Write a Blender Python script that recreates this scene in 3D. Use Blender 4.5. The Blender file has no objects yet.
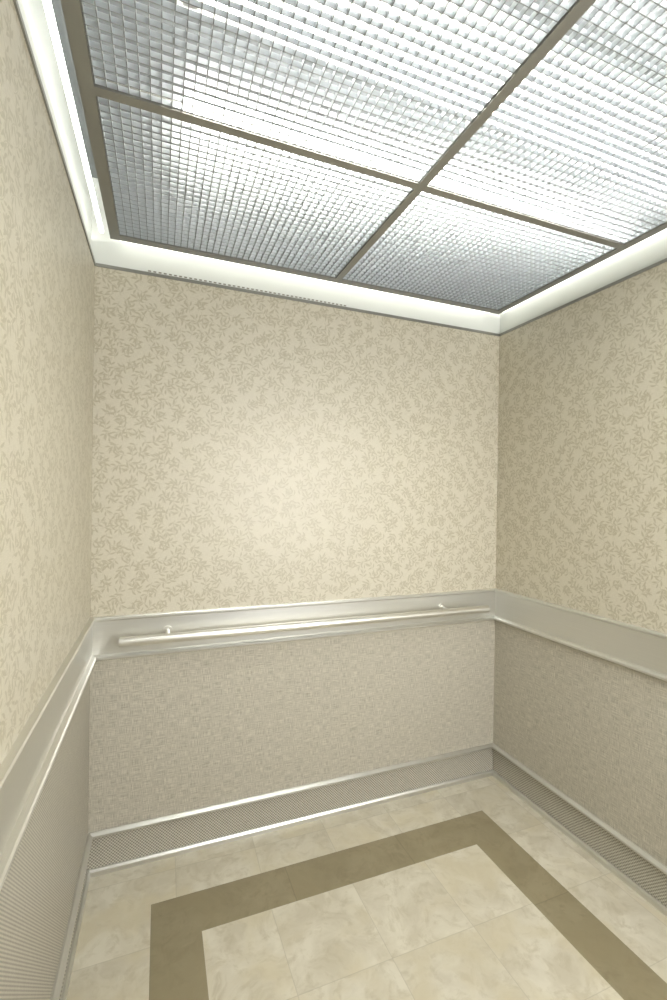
import bpy, bmesh, math
from mathutils import Vector, Matrix
scene=bpy.context.scene
scene.view_settings.view_transform='Standard'
XL,XR,YB,YF=-0.192,1.767,2.05,-0.20
H=1.49
COL=scene.collection
SPLAY=math.tan(math.radians(2.1)); MIDX=(XL+XR)/2
def splay(co):
    """the car's side is very slightly splayed towards the doorway"""
    f=max(0.,(MIDX-co.x)/(MIDX-XL)); co.x-=SPLAY*f*(YB-co.y)

# ---------------- material helpers ----------------
class NT:
    def __init__(s,name):
        s.m=bpy.data.materials.new(name); s.m.use_nodes=True
        s.t=s.m.node_tree; s.bsdf=s.t.nodes['Principled BSDF']
    def n(s,typ,**kw):
        nd=s.t.nodes.new(typ)
        for k,v in kw.items(): setattr(nd,k,v)
        return nd
    def link(s,a,b): s.t.links.new(a,b)
    def math(s,op,a,b=None,c=None,clamp=False):
        nd=s.n('ShaderNodeMath',operation=op); nd.use_clamp=clamp
        for i,v in enumerate((a,b,c)):
            if v is None: continue
            if isinstance(v,(int,float)): nd.inputs[i].default_value=v
            else: s.link(v,nd.inputs[i])
        return nd.outputs[0]
    def vmath(s,op,a,b=None):
        nd=s.n('ShaderNodeVectorMath',operation=op)
        for i,v in enumerate((a,b)):
            if v is None: continue
            if isinstance(v,(tuple,list)): nd.inputs[i].default_value=v
            else: s.link(v,nd.inputs[i])
        return nd.outputs[0]
    def mix(s,f,a,b,mode='MIX'):
        nd=s.n('ShaderNodeMix',data_type='RGBA',blend_type=mode)
        if isinstance(f,(int,float)): nd.inputs[0].default_value=f
        else: s.link(f,nd.inputs[0])
        for i,v in ((6,a),(7,b)):
            if isinstance(v,(tuple,list)): nd.inputs[i].default_value=(*v,1)
            else: s.link(v,nd.inputs[i])
        return nd.outputs[2]
    def noise(s,vec,scale,detail=2,rough=.5,dim='3D'):
        nd=s.n('ShaderNodeTexNoise',noise_dimensions=dim)
        nd.inputs['Scale'].default_value=scale; nd.inputs['Detail'].default_value=detail
        nd.inputs['Roughness'].default_value=rough
        s.link(vec,nd.inputs['Vector']); return nd.outputs[0]
    def ramp(s,v,a,b,lo=0.,hi=1.):
        nd=s.n('ShaderNodeMapRange'); nd.clamp=True
        for i,x in enumerate((a,b,lo,hi)): nd.inputs[1+i].default_value=x
        s.link(v,nd.inputs[0]); return nd.outputs[0]
    def set(s,**kw):
        for k,v in kw.items():
            k=k.replace('_',' ')
            inp=s.bsdf.inputs[k]
            if isinstance(v,(int,float)): inp.default_value=v
            elif isinstance(v,tuple): inp.default_value=(*v,1) if len(v)==3 else v
            else: s.link(v,inp)
        return s.m
    def bump(s,h,strength=.3,dist=.001):
        b=s.n('ShaderNodeBump'); b.inputs['Strength'].default_value=strength
        b.inputs['Distance'].default_value=dist
        s.link(h,b.inputs['Height']); s.link(b.outputs[0],s.bsdf.inputs['Normal'])

def plain(name,c,rough=.5,metal=0.,**kw):
    t=NT(name); return t.set(Base_Color=c,Roughness=rough,Metallic=metal,**kw)

def sprig_layer(t,uv,cell,off,rotdeg):
    """scattered little sprigs: a curved stem carrying pointed leaves"""
    r0=t.n('ShaderNodeVectorRotate',rotation_type='Z_AXIS'); t.link(uv,r0.inputs['Vector']); r0.inputs['Angle'].default_value=math.radians(rotdeg)
    sc=t.vmath('ADD',t.vmath('MULTIPLY',r0.outputs[0],(1/cell,1/cell,1)),(off,off*1.7,0))
    v=t.n('ShaderNodeTexVoronoi',voronoi_dimensions='2D',feature='F1')
    v.inputs['Scale'].default_value=1; v.inputs['Randomness'].default_value=.6
    t.link(sc,v.inputs['Vector'])
    loc=t.vmath('SUBTRACT',sc,v.outputs['Position'])
    sepc=t.n('ShaderNodeSeparateColor'); t.link(v.outputs['Color'],sepc.inputs[0])
    ang=t.math('MULTIPLY',sepc.outputs[0],6.283)
    r=t.n('ShaderNodeVectorRotate',rotation_type='Z_AXIS'); t.link(loc,r.inputs['Vector']); t.link(ang,r.inputs['Angle'])
    sx=t.n('ShaderNodeSeparateXYZ'); t.link(r.outputs[0],sx.inputs[0])
    x,y=sx.outputs[0],sx.outputs[1]
    best=None
    for cx,cy,an,a,b in ((.20,.13,.5,.23,.066),(-.08,.20,1.2,.20,.062),(-.14,-.17,-.9,.22,.064),(.17,-.14,-.55,.19,.058)):
        dx=t.math('SUBTRACT',x,cx); dy=t.math('SUBTRACT',y,cy)
        c,s_=math.cos(an),math.sin(an)
        lx=t.math('ADD',t.math('MULTIPLY',dx,c),t.math('MULTIPLY',dy,s_))
        ly=t.math('SUBTRACT',t.math('MULTIPLY',dy,c),t.math('MULTIPLY',dx,s_))
        x2=t.math('MULTIPLY',lx,lx)
        yy=t.math('ABSOLUTE',t.math('SUBTRACT',ly,t.math('MULTIPLY',x2,.8)))
        d=t.math('SUBTRACT',t.math('MULTIPLY',t.math('SUBTRACT',1.0,t.math('DIVIDE',x2,a*a)),b),yy)
        best=d if best is None else t.math('MAXIMUM',best,d)
    leaf=t.ramp(best,-.005,.02)
    sy=t.math('ABSOLUTE',t.math('SUBTRACT',y,t.math('MULTIPLY',t.math('MULTIPLY',x,x),.6)))
    stem=t.math('MULTIPLY',t.ramp(sy,.008,.026,1,0),t.ramp(t.math('ABSOLUTE',x),.34,.42,1,0))
    return t.math('MAXIMUM',leaf,t.math('MULTIPLY',stem,.8))

def mat_wallpaper():
    t=NT('leaf_wallpaper')
    uv=t.n('ShaderNodeTexCoord').outputs['UV']
    m=sprig_layer(t,uv,.062,0,17)
    m=t.math('MAXIMUM',m,sprig_layer(t,uv,.066,7.3,48))
    m=t.math('MAXIMUM',m,sprig_layer(t,uv,.058,13.1,-31))
    lin=t.noise(t.vmath('MULTIPLY',uv,(60,700,1)),1,2)
    lin2=t.noise(t.vmath('MULTIPLY',uv,(700,60,1)),1,2)
    f=t.math('MULTIPLY',t.math('ADD',lin,lin2),.5)
    base=t.mix(t.ramp(f,.38,.62),(.55,.51,.405),(.645,.605,.495))
    leaf=t.mix(t.ramp(f,.38,.62),(.365,.322,.215),(.425,.382,.265))
    c=t.mix(t.math('MULTIPLY',m,.70),base,leaf)
    t.bump(m,.12,.0005)
    return t.set(Base_Color=c,Roughness=t.ramp(m,0,1,.50,.42),Specular_IOR_Level=.95)

def mat_weave(name,c1,c2,dots=False,p=.0052):
    t=NT(name)
    uv=t.n('ShaderNodeTexCoord').outputs['UV']
    a=t.noise(t.vmath('MULTIPLY',uv,(22,500,1)),1,2,.5)
    b=t.noise(t.vmath('MULTIPLY',uv,(560,30,1)),1,2,.5)
    f=t.math('MULTIPLY',t.math('ADD',a,b),.5)
    f=t.ramp(f,.40,.60)
    s=t.n('ShaderNodeSeparateXYZ'); t.link(uv,s.inputs[0])
    sx=t.math('SINE',t.math('MULTIPLY',s.outputs[0],6.283/p)); sy=t.math('SINE',t.math('MULTIPLY',s.outputs[1],6.283/p))
    g=t.ramp(t.math('MULTIPLY',sx,sy),-.5,.5)
    f2=t.math('ADD',t.math('MULTIPLY',f,.2 if dots else .9),t.math('MULTIPLY',g,.8 if dots else .1))
    c=t.mix(f2,c1,c2)
    t.bump(f2,.2,.0005)
    return t.set(Base_Color=c,Roughness=.45)

def mat_metal(name,c,rough=.32,along=(3,900,1)):
    t=NT(name)
    uv=t.n('ShaderNodeTexCoord').outputs['UV']
    f=t.noise(t.vmath('MULTIPLY',uv,along),1,2)
    col=t.mix(t.ramp(f,.3,.7),tuple(x*.93 for x in c),c)
    return t.set(Base_Color=col,Roughness=t.ramp(f,.3,.7,rough-.04,rough+.05),Metallic=.9)

def mat_floor(name,cols,tile,seam=.3,org=(0,0)):
    t=NT(name)
    uv=t.n('ShaderNodeTexCoord').outputs['UV']
    s=t.n('ShaderNodeSeparateXYZ'); t.link(uv,s.inputs[0])
    u=t.math('DIVIDE',t.math('SUBTRACT',s.outputs[0],org[0]),tile)
    v=t.math('DIVIDE',t.math('SUBTRACT',s.outputs[1],org[1]),tile)
    fu,fv=t.math('FLOOR',u),t.math('FLOOR',v)
    cell=t.n('ShaderNodeCombineXYZ'); t.link(fu,cell.inputs[0]); t.link(fv,cell.inputs[1])
    wn=t.n('ShaderNodeTexWhiteNoise',noise_dimensions='2D'); t.link(cell.outputs[0],wn.inputs['Vector'])
    co=t.vmath('ADD',uv,t.vmath('MULTIPLY',wn.outputs['Color'],(30,30,30)))
    warp=t.n('ShaderNodeTexNoise'); warp.inputs['Scale'].default_value=5; warp.inputs['Detail'].default_value=3
    t.link(co,warp.inputs['Vector'])
    cw=t.vmath('ADD',co,t.vmath('MULTIPLY',warp.outputs['Color'],(.20,.20,.20)))
    n1=t.noise(cw,8,6,.6); n2=t.noise(cw,24,5,.65); n3=t.noise(cw,5.,3)
    c=t.mix(t.ramp(n1,.37,.60),cols[0],cols[1])
    c=t.mix(t.ramp(n2,.50,.68,0,.65),c,cols[2])
    c=t.mix(t.ramp(n3,.48,.65,0,.7),c,cols[3])
    val=t.math('ADD',t.math('MULTIPLY',wn.outputs['Value'],.08),.94)
    cv=t.n('ShaderNodeCombineXYZ')
    for i in range(3): t.link(val,cv.inputs[i])
    c=t.mix(1.0,c,cv.outputs[0],'MULTIPLY')
    du=t.math('ABSOLUTE',t.math('SUBTRACT',t.math('FRACT',u),.5)); dv=t.math('ABSOLUTE',t.math('SUBTRACT',t.math('FRACT',v),.5))
    e=t.ramp(t.math('MAXIMUM',du,dv),.4945,.4975)
    c=t.mix(t.math('MULTIPLY',e,seam),c,tuple(x*.55 for x in cols[2]))
    return t.set(Base_Color=c,Roughness=.36)

M={}
M['paper']=mat_wallpaper()
M['weave']=mat_weave('woven_vinyl',(.34,.317,.258),(.62,.585,.495))
M['mesh']=mat_weave('mesh_vinyl',(.20,.187,.15),(.61,.575,.49),dots=True,p=.0085)
M['kick']=mat_weave('kick_mesh_vinyl',(.17,.16,.13),(.65,.62,.535),dots=True,p=.0125)
M['metal']=mat_metal('brushed_aluminum',(.79,.785,.74),.33)
M['bright']=mat_metal('satin_steel_edge',(.72,.715,.68),.34)
M['bar']=mat_metal('satin_handrail_metal',(.84,.83,.78),.3)
M['frame']=plain('satin_gray_frame',(.28,.277,.25),.4,.5)
M['white']=plain('white_paint',(.78,.80,.76),.5)
M['slot']=plain('dark_vent_slot',(.30,.29,.24),.6)
M['chamber']=plain('gray_painted_ceiling',(.28,.295,.305),.6)
M['louver']=plain('silver_louver',(.61,.635,.655),.3,.7)
M['edge']=plain('louver_shaded_bottom',(.26,.27,.27),.4,.4)  # shade painted into the blade undersides, darker than the lit sides
M['steel']=mat_metal('stainless_steel',(.66,.64,.60),.38,(900,3,1))
M['cap']=plain('lamp_cap_metal',(.6,.6,.6),.3,1)
t=NT('fluorescent_glow'); M['tube']=t.set(Base_Color=(1,1,1),Emission_Color=(1.0,.985,.93),Emission_Strength=62.)
t=NT('cove_glow'); M['cove']=t.set(Base_Color=(1,1,1),Emission_Color=(.97,1,.93),Emission_Strength=3.)
TILE=.318; CX=.765
cream=mat_floor('cream_marble_tile',((.56,.515,.405),(.68,.64,.53),(.47,.42,.30),(.60,.54,.39)),TILE,.3,(CX,1.656))
brown=mat_floor('olive_brown_tile',((.25,.212,.13),(.295,.252,.16),(.215,.178,.105),(.275,.232,.14)),.5,.3,(.042,1.829))

# ---------------- mesh helpers ----------------
def finish(name,bm,mats,parent=None,label=None,category=None,kind=None,group=None,smooth=False):
    for v in bm.verts: splay(v.co)
    me=bpy.data.meshes.new(name); bmesh.ops.recalc_face_normals(bm,faces=bm.faces[:])
    if smooth:
        for f in bm.faces: f.smooth=True
    bm.to_mesh(me); bm.free()
    for m in mats: me.materials.append(m)
    o=bpy.data.objects.new(name,me); COL.objects.link(o)
    if parent: o.parent=parent
    if label: o['label']=label
    if category: o['category']=category
    if kind: o['kind']=kind
    if group: o['group']=group
    return o

def wall_pt(side,d,z,end,offs=0):
    xl,xr,yb,yf=XL+d,XR-d,YB-d,YF+d
    if side=='back': return Vector((xl if end==0 else xr,yb,z))
    if side=='front': return Vector((xr if end==0 else xl,yf,z))
    if side=='left': return Vector((xl,yf if end==0 else yb,z))
    if side=='right': return Vector((xr,yb if end==0 else yf,z))

def prism(bm,side,prof,mi=0):
    """mitred moulding: closed profile [(inward distance, z)] run along one wall; UV in metres"""
    uvl=bm.loops.layers.uv.verify()
    A=[bm.verts.new(wall_pt(side,d,z,0)) for d,z in prof]
    B=[bm.verts.new(wall_pt(side,d,z,1)) for d,z in prof]
    n=len(prof); fs=[]
    for i in range(n):
        j=(i+1)%n
        f=bm.faces.new((A[i],A[j],B[j],B[i])); fs.append(f)
    fs.append(bm.faces.new(A[::-1])); fs.append(bm.faces.new(B))
    for f in fs:
        f.material_index=mi
        f.normal_update()
        hz=abs(f.normal.z)>.8
        for l in f.loops:
            c=l.vert.co
            s=c.x if side in('back','front') else c.y
            dd=c.y if side in('back','front') else c.x
            l[uvl].uv=(s,dd if hz else c.z)
    return fs
def R(d0,d1,z0,z1): return [(d0,z0),(d1,z0),(d1,z1),(d0,z1)]
def box(bm,x0,x1,y0,y1,z0,z1,mi=0,bot=None):
    vs=[bm.verts.new((x,y,z)) for x in(x0,x1) for y in(y0,y1) for z in(z0,z1)]
    for k,q in enumerate(((0,1,3,2),(4,6,7,5),(0,4,5,1),(2,3,7,6),(0,2,6,4),(1,5,7,3))):
        bm.faces.new([vs[i] for i in q]).material_index=(bot if (bot is not None and k==4) else mi)
def cyl(bm,p,q,r,seg=24,mi=0):
    p,q=Vector(p),Vector(q); ax=(q-p); L=ax.length
    rot=Vector((0,0,1)).rotation_difference(ax).to_matrix().to_4x4()
    res=bmesh.ops.create_cone(bm,cap_ends=True,segments=seg,radius1=r,radius2=r,depth=L,matrix=Matrix.Translation((p+q)/2)@rot)
    for v in res['verts']:
        for f in v.link_faces: f.material_index=mi
    return res['verts']

ZP=2.378   # top of wallpaper panel
ZF=2.46    # underside of suspended frame
ZC=2.72    # true ceiling
DX0,DX1,DZ=.35,1.62,2.1   # unseen doorway, left open and sized to admit the added fill light
for side in ('back','left','right'):
    bm=bmesh.new(); prism(bm,side,R(-.12,-.0145,0,ZC))
    finish('wall_'+side,bm,[M['white']],kind='structure',label='white painted elevator car wall shell')
bm=bmesh.new()
for a,b,c,d in ((XL-.014,DX0,0,ZC),(DX1,XR+.014,0,ZC),(DX0,DX1,DZ,ZC)):
    box(bm,a,b,YF-.06,YF,c,d)
finish('wall_front',bm,[M['steel']],kind='structure',label='stainless steel front wall with an unseen doorway opened for the fill light')
tn=1
for side in ('back','left','right'):
    bm=bmesh.new(); prism(bm,side,R(-.014,0,1.012,ZP-.006))
    finish('wall_panel',bm,[M['paper']],label='beige leaf-patterned elevator wall panel above the metal band',category='wall panel',group='patterned wall panels')
    bm=bmesh.new(); prism(bm,side,R(-.014,0,.172,.846))
    finish('wainscot_panel',bm,[M['weave'] if side!='left' else M['mesh']],label='gray-beige woven-textured lower wall panel under the metal band',category='wall panel',group='woven lower wall panels')
    bm=bmesh.new()
    prism(bm,side,[(-.014,.846),(.020,.846),(.024,.850),(.024,.857),(.020,.861),(.008,.865),(.008,.994),(.016,.998),(.019,1.001),(.019,1.008),(.016,1.012),(-.014,1.012)])
    finish('rail_band',bm,[M['metal']],label='brushed aluminum horizontal band with raised edges on the wall',category='metal trim',group='brushed aluminum wall bands')
    bm=bmesh.new(); prism(bm,side,[(-.014,.152),(.014,.152),(.018,.156),(.018,.163),(.006,.172),(-.014,.172)])
    finish('trim_%d'%tn,bm,[M['bright']],kind='structure',label='thin satin metal ledge above the kick panel'); tn+=1
    bm=bmesh.new(); prism(bm,side,[(-.014,ZP-.006),(.004,ZP-.006),(.004,ZP+.006),(-.014,ZP+.006)])
    if side=='back':
        for k in range(44):
            x=.0+k*.02; box(bm,x,x+.011,YB+.0125,YB+.0144,ZP+.016,ZP+.021,1)
    finish('trim_%d'%tn,bm,[M['frame'],M['slot']],kind='structure',label='thin dark edge strip capping the patterned panel'); tn+=1
    bm=bmesh.new(); prism(bm,side,R(-.014,-.002,.026,.152),0)
    prism(bm,side,[(-.014,.0),(.010,.0),(.010,.018),(.004,.026),(-.014,.026)],1)
    finish('baseboard_'+side,bm,[M['kick'],M['bright']],kind='structure',label='woven gray kick panel with metal base strip')
# floor
def floor():
    bm=bmesh.new(); uvl=bm.loops.layers.uv.verify()
    o=(.042,1.517,1.829,-.02); i=(.205,1.347,1.656,.15)
    w=(XL-.12,XR+.12,YB+.12,YF-.12)
    def ring(a,b,mi):
        for q in (((a[0],a[2]),(a[1],a[2]),(b[1],b[2]),(b[0],b[2])),((a[0],a[3]),(a[0],a[2]),(b[0],b[2]),(b[0],b[3])),
                  ((a[1],a[2]),(a[1],a[3]),(b[1],b[3]),(b[1],b[2])),((a[1],a[3]),(a[0],a[3]),(b[0],b[3]),(b[1],b[3]))):
            f=bm.faces.new([bm.verts.new((*p,0)) for p in q]); f.material_index=mi
    ring(w,o,0); ring(o,i,1)
    bm.faces.new([bm.verts.new((*p,0)) for p in((i[0],i[2]),(i[1],i[2]),(i[1],i[3]),(i[0],i[3]))])
    box(bm,w[0],w[1],w[3],w[2],-.08,-.003)
    bmesh.ops.remove_doubles(bm,verts=bm.verts[:],dist=1e-5)
    for f in bm.faces:
        for l in f.loops: l[uvl].uv=(l.vert.co.x,l.vert.co.y)
    me=finish('floor',bm,[cream,brown],kind='structure',label='cream marble-look tile floor with olive brown border')
    for p in me.data.polygons:
        if p.center.z>-.001 and p.normal.z<0: p.flip()
floor()
bm=bmesh.new(); box(bm,XL-.12,XR+.12,YF-.12,YB+.12,ZC,ZC+.05)
finish('ceiling',bm,[M['chamber']],kind='structure',label='gray ceiling above the louvers')

# ---------------- suspended ceiling ----------------
G=.06
fx0,fx1,fy0,fy1=XL+G,XR-G,YF+G,YB-G
rows=[fy1-i*(fy1-fy0)/3 for i in range(4)]
mx=(fx0+fx1)/2
fr=bpy.data.objects.new('ceiling_frame',None); COL.objects.link(fr); fr.location=(mx,(fy0+fy1)/2,ZC)
fr['label']='gray metal suspended ceiling frame holding light louvers'; fr['category']='ceiling frame'
W=.034; B=.028; T=.028
def part(name,bm,mats,par,**k):
    o=finish(name,bm,mats,**k); o.parent=par; o.matrix_parent_inverse=Matrix.Translation(par.location).inverted(); return o
bm=bmesh.new()
box(bm,fx0,fx1,fy1-W,fy1,ZF,ZF+T); box(bm,fx0,fx1,fy0,fy0+W,ZF,ZF+T)
box(bm,fx0,fx0+W,fy0+W,fy1-W,ZF,ZF+T); box(bm,fx1-W,fx1,fy0+W,fy1-W,ZF,ZF+T)
part('outer_frame',bm,[M['frame']],fr)
for y in rows[1:3]:
    bm=bmesh.new(); box(bm,fx0+W,fx1-W,y-B/2,y+B/2,ZF,ZF+T*.9); part('cross_bar',bm,[M['frame']],fr)
bm=bmesh.new(); 
ys=[fy0+W]+[v for y in rows[2:0:-1] for v in (y-B/2,y+B/2)]+[fy1-W]
for a,b in zip(ys[::2],ys[1::2]): box(bm,mx-B/2,mx+B/2,a,b,ZF,ZF+T*.9)
part('center_bar',bm,[M['frame']],fr)
for x in (fx0+.02,fx1-.02):
    for y in (fy0+.02,fy1-.02):
        bm=bmesh.new(); cyl(bm,(x,y,ZF+T),(x,y,ZC),.005,10); part('hanger_rod',bm,[M['cap']],fr)
LH=.014; bt=.002
for ci,(xa,xb) in enumerate(((fx0+W,mx-B/2),(mx+B/2,fx1-W))):
    for ri in range(3):
        yb=rows[ri]-(W if ri==0 else B/2); ya=rows[ri+1]+(W if ri==2 else B/2)
        bm=bmesh.new(); z0=ZF+.005
        nx=36; ny=27
        for i in range(nx+1):
            x=xa+.002+(xb-xa-.004)*i/nx; box(bm,x-bt/2,x+bt/2,ya,yb,z0,z0+LH,0,1)
        for j in range(ny+1):
            y=ya+.002+(yb-ya-.004)*j/ny; box(bm,xa,xb,y-bt/2,y+bt/2,z0+.0002,z0+LH-.0002,0,1)
        finish('light_louver',bm,[M['louver'],M['edge']],label='silver egg-crate light louver panel set in the ceiling frame',category='light louver',group='egg-crate ceiling louvers')
# lamps
def lamp(x0,x1,y,z):
    e=bpy.data.objects.new('fluorescent_lamp',None); COL.objects.link(e); e.location=((x0+x1)/2,y,ZC)
    e['label']='white fluorescent tube lamp mounted above the louvers'; e['category']='lamp'; e['group']='fluorescent lamps'
    bm=bmesh.new(); cyl(bm,(x0+.02,y,z),(x1-.02,y,z),.019,20); part('lamp_tube',bm,[M['tube']],e,smooth=False)
    bm=bmesh.new(); box(bm,x0-.02,x1+.02,y-.13,y+.13,ZC-.04,ZC)
    part('lamp_housing',bm,[M['white']],e)
    for a,b in((x0-.01,x0+.02),(x1-.02,x1+.01)):
        bm=bmesh.new(); box(bm,a,b,y-.02,y+.02,z-.022,ZC-.04); part('lamp_socket',bm,[M['cap']],e)
for y in (1.09,.33): lamp(.10,1.52,y,2.60)
zt=ZF+.022; dd=.03
for p,q in (((XL+.09,YB-dd,zt),(XR-.09,YB-dd,zt)),((XL+dd,YF+.1,zt),(XL+dd,YB-.06,zt)),((XR-dd,YF+.1,zt),(XR-dd,YB-.06,zt))):
    e=bpy.data.objects.new('cove_lamp',None); COL.objects.link(e); e.location=(Vector(p)+Vector(q))/2
    e['label']='slim glowing tube lamp in the gap beside the ceiling frame'; e['category']='lamp'; e['group']='cove lamps'
    bm=bmesh.new(); cyl(bm,p,q,.008,12); part('lamp_tube',bm,[M['cove']],e)
# added unseen fill lamp behind the viewpoint, for the glow on the back wall
L=bpy.data.lights.new('fill_light','AREA'); L.shape='RECTANGLE'; L.size=.9; L.size_y=.9; L.energy=40; L.color=(1,.99,.965)
lo=bpy.data.objects.new('fill_light',L); COL.objects.link(lo); lo.location=(1.2,-.45,1.50); lo.rotation_euler=(math.radians(90),0,math.radians(8))
lo['label']='soft added fill light, unseen, outside the doorway'; lo['category']='lamp'

# ---------------- handrail ----------------
hr=bpy.data.objects.new('handrail',None); COL.objects.link(hr); hr.location=(.78,YB,.925)
hr['label']='satin metal handrail bar on two wall brackets'; hr['category']='handrail'
yr=YB-.075; zr=.925
bm=bmesh.new(); vs=cyl(bm,(-.085,yr,zr),(1.655,yr,zr),.0185,32)
ed=[e for e in bm.edges if len(e.link_faces)==2 and any(len(f.verts)>4 for f in e.link_faces)]
bmesh.ops.bevel(bm,geom=ed,offset=.003,segments=2,affect='EDGES')
part('bar',bm,[M['bar']],hr)
for x in (.09,1.42):
    bm=bmesh.new()
    cyl(bm,(x,YB-.008,zr+.012),(x,YB-.013,zr+.012),.020,24)
    cyl(bm,(x,YB-.010,zr+.012),(x,yr+.004,zr+.002),.009,16)
    part('bracket',bm,[M['metal']],hr)

# ---------------- camera ----------------
yaw=math.radians(21.7); roll=math.radians(.8); pitch=math.radians(-.3)
f=Vector((math.sin(yaw)*math.cos(pitch),math.cos(yaw)*math.cos(pitch),math.sin(pitch)))
r=Vector((math.cos(yaw),-math.sin(yaw),0)); u=r.cross(f)
r2=r*math.cos(roll)+u*math.sin(roll); u2=u*math.cos(roll)-r*math.sin(roll)
cam=bpy.data.cameras.new('camera'); co=bpy.data.objects.new('camera',cam); COL.objects.link(co)
m=Matrix((( r2.x,u2.x,-f.x,0),(r2.y,u2.y,-f.y,0),(r2.z,u2.z,-f.z,H),(0,0,0,1))); co.matrix_world=m
cam.sensor_fit='VERTICAL'; cam.sensor_height=36; cam.sensor_width=24; cam.lens=.473*36; cam.clip_start=.01
scene.camera=co
w=bpy.data.worlds.new('world'); scene.world=w; w.use_nodes=True
w.node_tree.nodes['Background'].inputs[0].default_value=(1,.98,.93,1)
w.node_tree.nodes['Background'].inputs[1].default_value=.25
